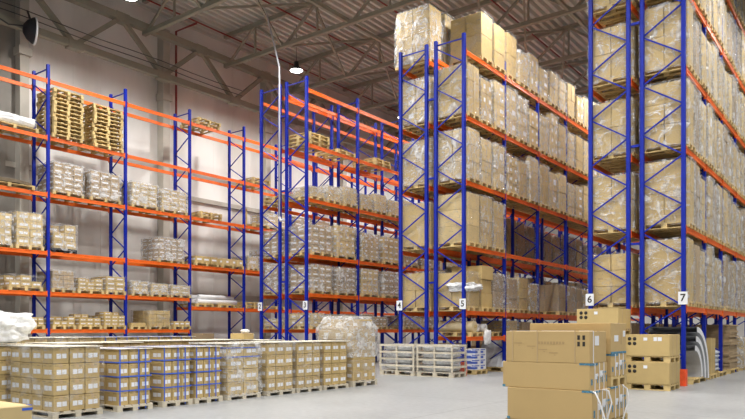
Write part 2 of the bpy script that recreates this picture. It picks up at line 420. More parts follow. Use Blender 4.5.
def rack(name_no, xa, bays, pitch, levels, H, label, inner, ys=YE, signed=None, skip=lambda lv, bay: False, guards=True, extra=()):
    """xa: aisle-side (+X) face. inner: which side (+1/-1) is the inner post for brace phase."""
    r = root('pallet_rack', (xa-D1/2, ys, 0), label, 'pallet rack', 'blue and orange pallet racks')
    X = D1/2-.05
    i0, i1 = bays
    for i in range(i0, i1+1):
        yy = i*pitch
        fr = link('upright_frame', None, r, (0, yy, 0))
        for sx in (-1, 1): link('post', post_mesh(H), fr, (sx*X, 0, 0))
        b = MB(); zi = 8.99 - 1.27*7; pairs = []
        z = zi + (.0)
        seq = []
        zz = zi + .2 if zi < .1 else zi
        z = zi; side = inner
        while z < H-.2:
            if z > .05: seq.append((side*X, z))
            z += .635; side = -side
        for (xa_, za), (xb_, zb) in zip(seq, seq[1:]):
            key = ('br', round(zb-za,3), xa_ > 0)
            if key not in _cache: _cache[key] = MB().bar((xa_, 0, 0), (xb_, 0, zb-za), .032, .036, 'blue').mesh('brace')
            link('brace', _cache[key], fr, (0, 0, za))
        for zz in (.18, H-.15):
            key = ('brh',)
            if key not in _cache: _cache[key] = MB().bar((-X, 0, 0), (X, 0, 0), .032, .036, 'blue').mesh('brace')
            link('brace', _cache[key], fr, (0, 0, zz))
        if guards and i == i0:
            for sx in (-1, 1):
                g = MB(); g.box(-.08, -.062, -.12, .06, 0, .42, 'guard'); g.box(.062, .08, -.12, .06, 0, .42, 'guard'); g.box(-.08, .08, -.13, -.10, 0, .42, 'guard'); g.box(-.08, .08, -.17, -.1, 0, .015, 'guard')
                for v in range(len(g.v)):
                    x_, y_, z_ = g.v[v]
                    if z_ > .4 and y_ < -.09: g.v[v] = (x_*.8, y_+.05, z_)
                link('post_guard', g.mesh('post_guard'), fr, (sx*X, 0, 0))
    bk = ('beam', round(pitch,3))
    if bk not in _cache:
        b = MB(); L0 = .055; L1 = pitch-.055
        b.box(-.02, .02, L0, L1, -.065, .065, 'orange'); b.box(.018, .03, L0, L1, -.065, -.02, 'orange'); b.box(.018, .03, L0, L1, .02, .065, 'orange')
        for yy in (L0, L1-.012): b.box(-.03, .04, yy-.002, yy+.014, -.11, .10, 'orange')
        _cache[bk] = b.mesh('shelf_beam')
    for li, lv in enumerate(levels):
        for i in range(i0, i1):
            if skip(li, i): continue
            for sx in (-1, 1):
                link('shelf_beam', _cache[bk], r, (sx*(X+.03), i*pitch, lv), scale=(sx, 1, 1))
    for (lv, i) in extra:
        for sx in (-1, 1): link('shelf_beam', _cache[bk], r, (sx*(X+.03), i*pitch, lv), scale=(sx, 1, 1))
    if signed: sign_obj(signed[0], r, signed[1]*X, -.075, signed[2])
    return r
LC = [1.93, 3.93, 5.93, 7.93, 9.93]
LA = [1.36, 2.68, 4.1, 6.15, 8.15, 10.15]
XD7, XD6 = -3.99, -3.99-1.1-.25
XC5, XC4 = -10.26, -10.26-1.1-.25
XB3, XB2 = -16.78, -16.78-1.1-.25
XA = -23.48
PD, PC, PB, PA = 2.4, 2.76, 3.0, 3.05
HC, HB, HA = 10.5, 10.65, 10.75
R7 = rack('7', XD7, (0, 5), PD, LC+[11.9], 12.8, 'tall blue rack signed seven, wrapped cartons on orange shelves, beside the two-carton stacks', -1, signed=('7', 1, 2.2))
R6 = rack('6', XD6, (0, 5), PD, LC+[11.9], 12.8, 'tall blue rack signed six, back to back with rack signed seven', 1, signed=('6', -1, 2.22))
R5 = rack('5', XC5, (0, 7), PC, LC, HC, 'blue rack signed five, packed with cartons up to the roof, roll of film near floor', -1, signed=('5', 1, 2.2), extra=((1.13, 0), (1.13, 1)))
R4 = rack('4', XC4, (0, 7), PC, LC, HC-.02, 'blue rack signed four, behind the slatted white crates, back to back with rack signed five', 1, signed=('4', -1, 2.2))
R3 = rack('3', XB3, (0, 7), PB, LA, HB, 'blue rack right behind the tall domed load, second sign from the left on it', -1, signed=('3', 1, 2.3))
R2 = rack('2', XB2, (0, 7), PB, LA, HB, 'blue rack carrying the leftmost aisle sign, with the pale conduit beside it', 1, signed=('2', -1, 2.3))
def skA(li, i): return (i >= 0 and li in (0, 1))
RA = rack('1', XA, (-4, 5), PA, LA, HA, 'long blue rack against the left wall, empty pallets stacked on a high shelf', -1, skip=skA, guards=False,
          extra=[(2.33, i) for i in range(0, 5)])
# ties between the back-to-back racks
for xx, hs, P_, rt in ((XD7-1.1-.125, (3.65, 6.2, 9.4), 12.8, R7), (XC5-1.1-.125, (2.9, 6.2, 8.7), 10, R5), (XB3-1.1-.125, (3.2, 6.6, 9.4), 10, R3)):
    for h_ in hs:
        link('rack_tie', MB().box(-.108, .108, -.03, .03, -.03, .03, 'blue').mesh('rack_tie'), rt, (xx-rt.location.x, 0, h_))

# ------------------------------------------------------------------ loads on the racks
ORD = 'first second third fourth fifth sixth seventh eighth ninth tenth eleventh twelfth thirteenth fourteenth fifteenth sixteenth seventeenth eighteenth nineteenth twentieth twenty-first'.split()
SH = {0: 'lowest', 1: 'second', 2: 'third', 3: 'fourth', 4: 'fifth', 5: 'top'}
def lname(look, li, n, rk, top):
    sh = 'top' if li == top else SH[li]
    return '%s, %s along %s shelf of %s' % (look, ORD[n], sh, rk)
def top(lv): return lv + .066
def fill(rk, gname, xface, pitch, levels, li, plan, pal_w=.8, pm='wood', per=3, y0=0):
    """plan: list over pallet slots of None or dict(h=..., n=(nx,ny,nz), mat, style, wrap)"""
    tp = len(levels)-1
    for s, d in enumerate(plan):
        if d is None: continue
        bay, q = divmod(s, per)
        yy = YE + y0 + bay*pitch + .05 + (pitch-.1)*(q+.5)/per
        n = d.get('n', (2, 1, 3))
        mat = d.get('mat', 'carton'); h = d['h']
        col = {'carton': 'tan', 'cartonpale': 'pale', 'cartonbrown': 'brown'}[mat]
        size = 'tall' if h > 1.35 else ('low' if h < .75 else 'medium')
        w = d.get('wrap', 'wrap')
        film = {'wrap': 'in clear film', 'wrapthick': 'in cloudy film', 'wrapthin': 'in thin film', None: 'without film'}[w]
        look = '%s %s carton load %s' % (size, col, film)
        load(xface - D1/2 + .02*math.sin(s*2.3+li) + d.get('dx', 0), yy, top(levels[li]), d.get('lx', 1.2), d.get('ly', pal_w), h, *n, mat=mat, style=d.get('style', 'plain'), wrap=w,
             label=lname(look, li, s, rk, tp), group=gname, pm=pm, skew=d.get('skew', .01), ragged=d.get('ragged', 0), dome=d.get('dome', 0))
rg = random.Random(5)
def rnd_plan(n, hmin, hmax, p_empty=0, styles=('plain', 'mark', 'label', 'bar'), mats=('carton', 'cartonpale', 'carton'), wraps=('wrap', 'wrapthin', 'wrap', 'wrapthick')):
    out = []
    for i in range(n):
        if rg.random() < p_empty: out.append(None); continue
        h = rg.uniform(hmin, hmax)
        out.append(dict(h=h, n=(2, rg.choice((1, 1, 2)), rg.choice((2, 3, 3, 4))), mat=rg.choice(mats), style=rg.choice(styles), wrap=rg.choice(wraps), dome=rg.choice((0, 0, .1))))
    return out
G5 = 'wrapped loads on rack signed five'
# rack 5
hs = [1.16, 1.38, 1.35, 1.4, 1.05, 1.25, 1.05, 1.2, 1.15, 1.3, 1.0, 1.2, 1.3, 1.1, 1.2]
pl = rnd_plan(15, 1.2, 1.5)
for d, h in zip(pl, hs): d['h'] = h; d['n'] = (2, rg.choice((1, 2)), rg.choice((2, 3)))
pl[1].update(n=(2, 1, 2), wrap='wrapthin', style='plain', h=1.40); pl[0] = None; fill('rack signed five', G5, XC5, PC, LC, 4, pl)
for li in (3, 2):
    pl = rnd_plan(15, 1.2, 1.58); pl[0].update(n=(2, 2, 3), h=1.5, dome=.12); fill('rack signed five', G5, XC5, PC, LC, li, pl)
pl = rnd_plan(3, 1.45, 1.6, styles=('plain',)); pl[0].update(n=(1, 1, 3), wrap='wrapthin'); fill('rack signed five', G5, XC5, PC, LC, 1, pl)
pl = [dict(h=1.05, n=(2, 1, 2), wrap='wrapthin', mat='carton'), dict(h=1.32, n=(1, 1, 3), wrap=None, skew=.03), dict(h=1.1, n=(1, 1, 2), wrap='wrapthick', mat='cartonbrown')] + rnd_plan(9, .8, 1.25, .15, mats=('cartonbrown', 'carton'))
fill('rack signed five', G5, XC5, PC, LC, 0, pl)
G4 = 'wrapped loads on rack signed four'
pl = rnd_plan(2, 1.6, 1.7); pl[0].update(h=1.70, n=(2, 2, 4), wrap='wrapthick', dome=.12, dx=-.10, lx=1.36); fill('rack signed four', G4, XC4, PC, LC, 4, pl)
for li in (3, 2):
    pl = rnd_plan(3, 1.3, 1.6); pl[0].update(n=(2, 2, 3), wrap='wrapthick'); fill('rack signed four', G4, XC4, PC, LC, li, pl)
pl = rnd_plan(21, 1.35, 1.6, .05, mats=('cartonbrown', 'carton')); pl[0] = dict(h=1.35, n=(1, 1, 1), wrap='wrapthin', style='plain'); fill('rack signed four', G4, XC4, PC, LC, 1, pl)
pl = rnd_plan(21, 1.2, 1.6, .05, mats=('cartonbrown', 'carton')); pl[0] = dict(h=1.1, n=(2, 1, 2), wrap='wrapthin'); fill('rack signed four', G4, XC4, PC, LC, 0, pl)
# rack 7
LD = LC+[11.9]
G7 = 'wrapped loads on rack signed seven'; G6 = 'wrapped loads on rack signed six'
for li in range(6):
    pl = rnd_plan(15, 1.3, 1.62, wraps=('wrapthick', 'wrapthick', 'wrap', 'wrapthick'), mats=('carton', 'cartonpale', 'cartonbrown', 'carton'))
    pl[0].update(h=1.6, n=(2, 2, 2 if li % 2 else 3), wrap='wrap', style='bar' if li in (1, 3) else 'plain', mat='carton')
    if li == 0:
        pl[0].update(h=1.58, n=(1, 1, 1), wrap='wrap', style='plain'); pl[1].update(h=1.5, n=(1, 2, 1), wrap='wrapthin')
    fill('rack signed seven', G7, XD7, PD, LD, li, pl, pal_w=.72)
    pl = rnd_plan(3, 1.2, 1.45, wraps=('wrap', 'wrap'), mats=('carton',)); 
    pl[0].update(n=(2, 2, 2), h=1.4, wrap='wrap')
    if li == 0: pl[0].update(h=1.3, n=(2, 1, 3), wrap='wrapthin', skew=.02)
    fill('rack signed six', G6, XD6, PD, LD, li, pl, pal_w=.72)
# rack 3, rack 2 (label rows of small cartons)
small = dict(mats=('cartonpale', 'cartonbrown'), styles=('label', 'wide'), wraps=('wrap', 'wrapthick'))
def small_plan(n, hmin, hmax, pe, nn=((3, 3, 5), (3, 2, 4))):
    p = rnd_plan(n, hmin, hmax, pe, **small)
    for d in p:
        if d: d['n'] = rg.choice(nn); d['dome'] = rg.choice((0, .08))
    return p
G3 = 'wrapped loads on the racks behind the domed load'
r3 = 'rack signed three'; r2 = 'rack signed two'
def big_small(n, h0, h1):
    p = small_plan(n, h0, h1, 0, ((3, 3, 4), (3, 3, 5)))
    for d in p: d.update(ly=1.15, mat=rg.choice(('carton', 'cartonpale', 'cartonbrown')), wrap=rg.choice(('wrap', 'wrap', 'wrapthick')))
    return p
fill(r3, G3, XB3, PB, LA, 2, big_small(12, .95, 1.15), per=2)
fill(r3, G3, XB3, PB, LA, 1, big_small(12, .88, 1.0), per=2)
fill(r3, G3, XB3, PB, LA, 0, small_plan(15, .3, .5, .25, ((3, 3, 2), (3, 2, 2))), per=3)
fill(r3, G3, XB3, PB, LA, 3, [dict(h=h, n=(2, 2, 2), mat='cartonpale', wrap='wrapthick', ragged=.3, dome=.12) for h in (.32, .5, .62, .5, .66, .55, .7, .6, .9, .7, .8, .5)])
fill(r2, G3, XB2, PB, LA, 2, small_plan(9, .3, .9, .45))
fill(r2, G3, XB2, PB, LA, 1, small_plan(12, .7, 1.0, .1))
fill(r2, G3, XB2, PB, LA, 0, small_plan(9, .2, .4, .35, ((3, 3, 2),)))

# wall rack: individually placed
GA = 'loads on the rack along the left wall'
def yA(px):                    # where a column of the picture meets the face of the wall rack
    z = 851*(-XA)/(885-px)
    return (z + .6028*XA)/.7979
cnt = {}
def A(li, p0, p1, h, n, mat='cartonpale', style='label', wrap='wrap', pm='wood', lv=None, kind=None, **kw):
    ya, yb = yA(p0), yA(p1); w = min(1.25, max(.6, yb-ya))
    i = cnt.get(li, 0); cnt[li] = i+1
    col = {'carton': 'tan', 'cartonpale': 'pale', 'cartonbrown': 'brown'}[mat]
    size = 'tall' if h > 1.0 else ('low' if h < .5 else 'medium')
    film = {'wrap': 'in clear film', 'wrapthick': 'in cloudy film', 'wrapthin': 'in thin film', None: 'without film'}[wrap]
    look = '%s %s carton load %s' % (size, col, film)
    load(XA-D1/2, (ya+yb)/2, top(LA[li] if lv is None else lv), 1.2, w, h, *n, mat=mat, style=style, wrap=wrap, pm=pm,
         label=lname(look, li, i, 'the wall rack', 5), group=GA, **kw)
A(3, 52, 83, 1.0, (3, 3, 5), 'cartonbrown', 'wide'); A(3, 86, 123, .95, (3, 3, 4), 'cartonbrown', 'wide')
A(3, 131, 157, .85, (3, 3, 4), 'cartonpale', 'wide', 'wrapthick'); A(3, 159, 188, .80, (3, 3, 4), 'cartonpale', 'wide', 'wrapthick')
A(2, -18, 12, 1.0, (3, 2, 4), wrap='wrap'); A(2, 15, 43, 1.12, (3, 2, 4), 'cartonpale', 'double')
A(2, 52, 76, .85, (3, 2, 3), 'carton', 'wide', pm='black', ragged=.4); A(2, 150, 190, .85, (3, 4, 5), 'cartonbrown', 'wide', 'wrapthick')
A(2, 193, 219, .28, (3, 3, 1), 'carton', 'wide', None); A(2, 221, 243, .28, (3, 3, 1), 'cartonpale', 'label', None)
A(2, 247, 258, .5, (2, 1, 1), 'cartonpale', 'wide', 'wrapthick'); A(2, 262, 288, .9, (3, 3, 4), 'cartonbrown', 'wide', 'wrapthick')
A(2, 290, 310, .9, (3, 3, 4), 'cartonbrown', 'wide'); A(2, 312, 330, .9, (3, 3, 4), 'cartonbrown', 'wide')
A(1, 8, 42, .38, (3, 3, 2), 'carton', 'double', 'wrapthin', ragged=.3); A(1, 51, 74, .62, (3, 2, 4), 'cartonbrown', 'mark')
A(1, 77, 103, .42, (3, 3, 3), 'carton', 'wide', 'wrapthin', ragged=.4); A(1, 105, 125, .55, (3, 2, 3), 'carton', 'wide', 'wrapthin')
A(1, 131, 148, .42, (3, 2, 2), 'cartonpale', 'wide', 'wrapthick'); A(1, 150, 168, .38, (3, 2, 2), 'cartonpale', 'wide', 'wrapthick'); A(1, 170, 190, .36, (3, 2, 2), 'cartonpale', 'wide', 'wrapthick')
A(0, -6, 20, .25, (3, 3, 2), 'carton', 'wide', None, ragged=.4); A(0, 24, 44, .42, (3, 3, 3), 'carton', 'wide', None, ragged=.5)
A(0, 52, 75, .32, (3, 3, 2), 'carton', 'wide', None, ragged=.5); A(0, 78, 101, .42, (3, 3, 3), 'carton', 'wide', None, ragged=.6)
A(0, 103, 125, .52, (3, 3, 4), 'carton', 'wide', None, ragged=.5); A(0, 130, 146, .12, (3, 2, 1), 'carton', 'plain', None)
A(0, 148, 170, .62, (3, 3, 4), 'carton', 'mark', 'wrapthin'); A(0, 173, 190, .2, (3, 3, 1), 'carton', 'wide', None)
A(3, 262, 290, .6, (3, 2, 3), 'cartonpale', 'wide', 'wrapthick', miss=0)
for (p0, p1, h) in ((292, 312, .7), (314, 332, .9)): A(3, p0, p1, h, (3, 2, 3), 'cartonbrown', 'wide')

# empty pallets, each its own thing
def palletstack(px0, px1, li, n, xoff, desc, grp, w=.8, pmat='wood', jig=.03, lx=1.2, lv=None):
    ya, yb = yA(px0), yA(px1)
    for k in range(n):
        o = link('wooden_pallet', pallet_mesh(lx, w, pmat, .144), None, (XA-D1/2+xoff+random.uniform(-jig, jig), (ya+yb)/2+random.uniform(-jig, jig), top(LA[li] if lv is None else lv) + k*.146), random.uniform(-.03, .03))
        tag(o, ('empty pallet, %s from bottom of %s' % (ORD[k], desc)) if n > 1 else 'empty wooden pallet lying on %s' % desc, 'pallet', grp)
palletstack(51, 83, 4, 12, .02, 'the left pallet stack on the wall rack', 'empty pallets in the left stack', w=1.12)
palletstack(88, 126, 4, 11, .02, 'the right pallet stack on the wall rack', 'empty pallets in the right stack', w=1.2)
palletstack(193, 222, 5, 2, .02, 'the low pile on the top wall shelf', 'pallets on the top wall shelf', w=1.2)
palletstack(247, 274, 4, 2, .02, 'the wall rack pile beside the conduit', 'pallets high on the wall rack', w=1.1)
palletstack(193, 226, 3, 2, .02, 'the wall rack pile above small cartons', 'pallets on the fourth wall shelf', w=1.15)
palletstack(248, 271, 3, 1, .02, 'the wall rack with a board standing on it', None, w=.9)
o = link('wooden_board', MB().box(-.02, .02, -.05, .05, 0, .75, 'wood').mesh('board'), None, (XA-.5, yA(249)+.25, top(LA[3])+.145)); tag(o, 'upright tan board standing on a pallet on the wall rack', 'board')
def palB(x, y, z, label, grp, w=1.1, rz=0, n=1, mat='wood'):
    for k in range(n):
        tag(link('wooden_pallet', pallet_mesh(1.2, w, mat), None, (x+random.uniform(-.02, .02), y, z+k*.146), rz+random.uniform(-.03, .03)),
            label if n == 1 else label + ', %s one up' % ORD[k], 'pallet', grp)
xb = XB3-D1/2
palB(xb, YE+.62, top(LA[4]), 'empty pallet at the near end high on rack three', 'pallets high on rack signed three', n=3)
palB(xb, YE+2.2, top(LA[4]), 'empty pallet midway along the first bay, high on rack signed three', 'pallets high on rack signed three', n=1)
palB(xb, YE+4.6, top(LA[4]), 'empty pallet in the second bay, high on rack signed three', 'pallets high on rack signed three', n=2)
palB(XB2-D1/2, YE+.7, top(LA[3]), 'empty pallet at the fourth shelf end of rack two', 'pallets on rack signed two', n=2)
palB(XB2-D1/2, YE+2.1, top(LA[2]), 'empty pallet on the third shelf of the rack signed two', 'pallets on rack signed two', n=1)

# wrapped flat goods, sheet pallet and tubes at the left
r = root('wrapped_bundle', (XA-.55, yA(14), top(LA[4])), 'flat white film-wrapped bundle on a pallet at the far left of the wall rack', 'bundle')
link('pallet', pallet_mesh(1.2, 1.6, 'wood'), r)
def lump(w, d, h, mat, seed, sub=4, rough=.12, flat=True):
    bm = bmesh.new(); bmesh.ops.create_icosphere(bm, subdivisions=sub, radius=1)
    off = Vector((seed*7.7, seed*3.1, 0))
    for v in bm.verts:
        c = v.co.copy(); f = max(abs(c.x), abs(c.y), abs(c.z)); c = c.lerp(c/f*.85, .55)
        c *= 1 + rough*mnoise.noise(v.co*2+off) + rough*.6*mnoise.noise(v.co*5+off) + rough*.3*mnoise.noise(v.co*11+off)
        z = c.z*h/2 + h/2
        if flat: z = max(z, h*.04)
        v.co = Vector((c.x*w/2, c.y*d/2, z))
    for f in bm.faces: f.smooth = True
    me = bpy.data.meshes.new('lump'); bm.to_mesh(me); bm.free(); me.materials.append(M[mat]); return me
link('film_cover', lump(1.15, 1.9, .42, 'film', 2, 4, .10), r, (0, 0, .145))
r = root('sheet_stack', (XA-.5, yA(8), top(LA[3])), 'brown curved sheets lying on a pallet at the far left of the wall rack', 'stack of sheets')
link('pallet', pallet_mesh(1.2, 1.7, 'wood'), r)
b = MB()
for k in range(4): b.lathe([(0.001, .15+k*.03), (.8-.02*k, .15+k*.03), (.82-.02*k, .165+k*.03), (.8-.02*k, .175+k*.03), (.001, .18+k*.03)], 'woodgrey', 24)
link('sheets', b.mesh('sheets'), r, (0, .1, 0), scale=(.8, 1.15, 1))
# white tubes on the low shelf of the bay past the conduit
for k, (dx, dz, L_) in enumerate(((-.05, 0, 2.5), (.17, 0, 2.3), (.06, .19, 2.4), (.4, .0, 2.2), (.38, .2, 1.4))):
    o = link('plastic_tube', MB().tube([(0, 0, 0), (0, L_, 0)], .1, 'white', 14).mesh('tube'), None, (XA-.62+dx, YE+.2+.1*k, 2.33+.066+.146+.1+dz), random.uniform(-.02, .02))
    tag(o, 'long white tube, %s of the bundle lying on the low shelf of the wall rack' % ORD[k], 'tube', 'white tubes on the wall rack')
for k in range(2):
    palB(XA-.55, YE+.75+k*1.25, 2.33+.066, 'pallet under the %s end of the white tubes' % ('near', 'far')[k], 'pallets under the white tubes', w=.9)
palB(XA-.55, YE+PA+.6, 2.33+.066, 'empty pallet past the white tubes on the wall rack', 'pallets past the tubes', n=2)
palB(XA-.55, YE+PA+2.0, 2.33+.066, 'empty pallet farther past the white tubes on the wall rack', 'pallets past the tubes', n=1)
# big brown case and dark goods beneath the wall rack
tag(link('cardboard_case', carton_mesh(.9, 1.3, 1.25, 'cartonbrown', 'plain'), None, (XA-.6, YE+.75, 0)), 'big brown case on the floor under the white tubes', 'box')
for k, (px0, px1, h) in enumerate(((-20, 18, .5), (55, 90, .55), (95, 120, .5), (136, 160, .6), (164, 186, .45))):
    load(XA-.55, (yA(px0)+yA(px1))/2, 0, 1.1, .95, h, 2, 2, 2, mat='cartonbrown', style='plain', wrap=None, pm='woodgrey',
         label='brown cartons on the floor beneath the wall rack, %s from the left' % ORD[k], group='floor loads beneath the wall rack', ragged=.3)

# ------------------------------------------------------------------ row of carton loads on the floor, left
def straps(parent, lx, ly, h, ph, nh, vy=(), zs=None):
    e = .004; w = .011
    for k in range(nh):
        z = ph + h*(k+1)/(nh+.9) if zs is None else zs[k]
        b = MB(); X, Y = lx/2-.02, ly/2-.02
        b.box(X, X+e, -Y, Y, -w, w, 'strap'); b.box(-X-e, -X, -Y, Y, -w, w, 'strap'); b.box(-X, X, -Y-e, -Y, -w, w, 'strap'); b.box(-X, X, Y, Y+e, -w, w, 'strap')
        link('strap', b.mesh('strap'), parent, (0, 0, z))
    for yy in vy:
        b = MB(); X = lx/2-.016; T_ = ph+h+.018
        b.box(X, X+e, -w, w, .02, T_, 'strap'); b.box(-X-e, -X, -w, w, .02, T_, 'strap'); b.box(-X, X, -w, w, T_-e, T_, 'strap')
        link('strap', b.mesh('strap'), parent, (0, yy*ly, 0))
FX = -10.42
GF = 'carton loads standing in the front floor row'
row = [  # y0, y1, h, kind
 (5.47, 6.33, .98, 'P1'), (6.60, 7.30, .92, 'P2'), (7.50, 8.17, .93, 'P3'), (8.22, 8.90, .93, 'P4'), (9.02, 9.92, .97, 'P5'),
 (10.1, 10.95, .98, 'P6'), (11.02, 11.86, .98, 'P7'), (11.93, 12.83, .98, 'P8')]
labs = {'P1': 'nearest large carton load on the floor, four layers with white labels, no blue straps',
 'P2': 'blue-strapped carton load standing next to the nearest large one in the floor row',
 'P3': 'blue-strapped carton load in the middle of the three strapped floor loads',
 'P4': 'blue-strapped carton load just before the film-wrapped one with two straps',
 'P5': 'film-wrapped carton load with two blue straps round its top layer',
 'P6': 'unstrapped carton load right after the film-wrapped one with two straps',
 'P7': 'unstrapped carton load, middle one between the strapped loads and the tall domed load',
 'P8': 'unstrapped carton load directly before the tall domed load'}
for (ya, yb, h, kd) in row:
    ly = yb-ya; lx = 1.5 if kd == 'P1' else 1.2
    n = (4, 3, 4) if kd == 'P1' else ((3, 2, 4) if kd == 'P5' else (3, 3, 4))
    wr = {'P1': 'wrapthin', 'P5': 'wrap', 'P6': 'wrapthin', 'P7': 'wrapthin'}.get(kd)
    r = load(FX-lx/2, (ya+yb)/2, 0, lx, ly, h+.04, *n, mat='cartonpale' if kd == 'P5' else 'carton', style='double', wrap=wr, pm='woodpale', ph=.105, label=labs[kd], group=GF, skew=.003, sheet=True)
    if kd in ('P2', 'P3', 'P4'): straps(r, lx, ly, h+.04, .105, 3, (-.42, .02, .26) if kd != 'P2' else (-.42, .1, .3))
    if kd == 'P5': straps(r, lx, ly, h+.04, .105, 2, (), (.12+h*.76, .12+h*.95))
# domed, film-wrapped load at the end of the row
r = root('pallet_load', (FX-.60, 13.50, 0), 'tall carton load under a domed cloudy film cover, at the end of the floor row', 'pallet load', GF)
link('pallet', pallet_mesh(1.2, 1.0, 'woodpale'), r)
for k in range(6):
    nn = 3 if k < 5 else 2
    for i in range(3):
        for j in range(3):
            if i == 1 and j == 1: continue
            if k == 5 and (i == 2 and j == 0): continue
            s = .84 if k == 5 else 1
            link('carton', carton_mesh(.375, .30, .252, 'carton', 'label'), r, ((-.38+i*.38)*s, (-.305+j*.305)*s, .144+k*.254), random.uniform(-.02, .02))
link('film_cover', wrap_mesh(4, .26, 'wrapdome'), r, (0, 0, .72), scale=(1.2, 1.03, 1.03))
link('stretch_film', wrap_mesh(2, 0, 'wrapthin'), r, (0, 0, .08), scale=(1.2, .98, .58))
# rows behind
GR = 'carton loads in the rows behind the front floor row'
k = 0
for (ya, yb, h) in ((4.3, 5.25, .96), (5.35, 6.3, .98), (6.4, 7.3, 1.0), (7.4, 8.2, 1.0), (8.3, 9.2, 1.02), (9.3, 10.2, 1.02), (10.3, 11.2, 1.02), (11.3, 12.2, 1.0)):
    load(-12.62-(.0 if k else .0), (ya+yb)/2, 0, 1.2, yb-ya, h, 3, 3, 4, mat='carton', style='double', wrap=None, pm='woodpale',
         label='carton load in the second floor row, %s from the near end' % ORD[k], group=GR, skew=.003, sheet=True); k += 1
for k, (ya, yb) in enumerate(((6.6, 7.5), (7.6, 8.5), (8.7, 9.5), (9.55, 10.4), (10.5, 11.4))):
    r = load(-15.0, (ya+yb)/2, 0, 1.2, yb-ya, 1.08, 3, 3, 4, mat='cartonpale', style='double', wrap='wrapthin' if k < 2 else None, pm='woodpale',
         label='carton load in the third floor row, %s from the near end' % ORD[k], group=GR, skew=.003, sheet=True)
    if k > 1 and r: straps(r, 1.2, yb-ya, 1.08, .144, 3, (-.35, .0, .35))
o = link('small_carton', carton_mesh(.42, .36, .14, 'carton', 'plain'), None, (-12.3, 11.1, .144+1.02+.016), .1); tag(o, 'small tan carton lying on top of the second floor row', 'box')
o = link('folded_film', lump(.22, .18, .1, 'film', 3, 3), None, (-12.25, 11.15, .144+1.02+.016+.144)); tag(o, 'small white crumpled film lump on the small tan carton', 'film')
o = link('plastic_film_heap', lump(1.25, 1.35, .62, 'film', 5, 5, .16), None, (-12.55, 5.45, .144+.98+.017), .3); tag(o, 'big crumpled heap of clear white plastic film on the carton loads at left', 'plastic film')
# near corner cartons
for k in range(2):
    r = root('carton', (-5.46-.5, 2.70-.42, k*.40), ['lower', 'upper'][k] + ' carton of the pair at the near corner, blue tape on its edge', 'box', 'near corner cartons')
    link('box_body', carton_mesh(1.0, .84, .398, 'cartonpale', 'plain'), r)
    b = MB(); b.box(.497, .503, .34, .422, .36, .38, 'strap'); b.box(.44, .5, .40, .42, .398, .401, 'strap')
    link('blue_tape', b.mesh('blue_tape'), r)

# ------------------------------------------------------------------ crates before rack 4/5
for k, (xa_, xb_) in enumerate(((-11.33, -10.07), (-12.72, -11.42))):
    r = root('slatted_crate', ((xa_+xb_)/2, 17.62, 0), ['white slatted crate of grey sacks in front of rack signed five', 'white slatted crate of grey sacks in front of rack signed four'][k], 'crate', 'slatted white crates')
    lx = xb_-xa_; X = lx/2; Y = .40
    link('pallet', pallet_mesh(lx, .8, 'woodpale'), r)
    for ly_ in range(4):
        link('sack_layer', lump(lx*.985, .80, .21, 'sacks', k*4+ly_, 4, .05), r, (0, 0, .15+ly_*.20))
    b = MB()
    for sx in (-1, 0, 1):
        for sy in (-1, 1): b.box(sx*(X-.03)-.03, sx*(X-.03)+.03, sy*Y-.012, sy*Y+.012, .144, .96, 'woodpale')
    link('crate_stakes', b.mesh('crate_stakes'), r)
    for ly_ in range(4):
        b = MB(); z = .30 + ly_*.21
        for sy in (-1, 1): b.box(-X, X, sy*(Y+.012)-.008, sy*(Y+.012)+.008, z-.028, z+.028, 'woodpale')
        for sx in (-1, 1): b.box(sx*X-.008, sx*X+.008, -Y, Y, z-.028, z+.028, 'woodpale')
        link('slat_band', b.mesh('slat_band'), r)
    link('film', wrap_mesh(k, 0, 'wrapthin'), r, (0, 0, .08), scale=(lx+.04, .86, .9))

# ------------------------------------------------------------------ goods low in rack 5
z1 = top(1.13)
palB(XC5-.55, YE+.75, z1, 'pallet under the roll of film in rack signed five', None, w=.8)
r = root('film_roll', (XC5-.55, YE+.7, z1+.146+.17), 'long yellowish roll of film lying on a low pallet in rack signed five', 'roll')
link('roll_body', MB().tube([(-.75, 0, 0), (.5, 0, 0)], .17, 'roll', 20).mesh('roll'), r); link('core', MB().tube([(-.8, 0, 0), (.55, 0, 0)], .05, 'carton', 12).mesh('core'), r)
for k, (x_, y_) in enumerate(((.13, .5), (.16, .95))):
    o = link('film_reel', MB().lathe([(.05, -.15), (.13, -.15), (.13, .15), (.05, .15), (.05, -.15)], 'white', 18, Matrix.Rotation(math.pi/2, 4, 'Y')).mesh('reel'), None, (XC5-.2+x_-.2, YE+y_+.55, z1+.146+.13))
    tag(o, ('nearer' if k == 0 else 'farther') + ' white film reel beside the yellowish roll in rack signed five', 'reel', 'white film reels')
palB(XC5-.55, YE+1.75, z1, 'pallet under the white film reels in rack signed five', None, w=.95)
o = link('hanging_film', lump(.12, .42, .5, 'film', 8, 4, .3, False), None, (XC5+.10, YE+1.25, z1-.28)); tag(o, 'bunch of white film hanging over the low beam of rack signed five', 'plastic film')
load(XC5-.55, YE+PC+.6, z1, 1.1, .85, .38, 4, 3, 1, mat='carton', style='bar', wrap='wrap', label='bundle of upright tan cartons under film on the low shelf of rack signed five', group=None)
load(XC5-.55, YE+PC+1.8, z1, 1.1, .85, .35, 2, 2, 1, mat='cartonbrown', style='plain', wrap='wrapthin', label='low brown cartons, farthest on the low shelf of rack signed five', group=None)
# bunched film around the lowest-shelf cartons of rack 5
o = link('bunched_film', lump(.88, 1.22, .36, 'film', 12, 5, .22, False), None, (XC5-.30, YE+.52, top(LC[0])+.56)); tag(o, 'white bunched film hanging over cartons just behind the sign 5 post', 'plastic film')
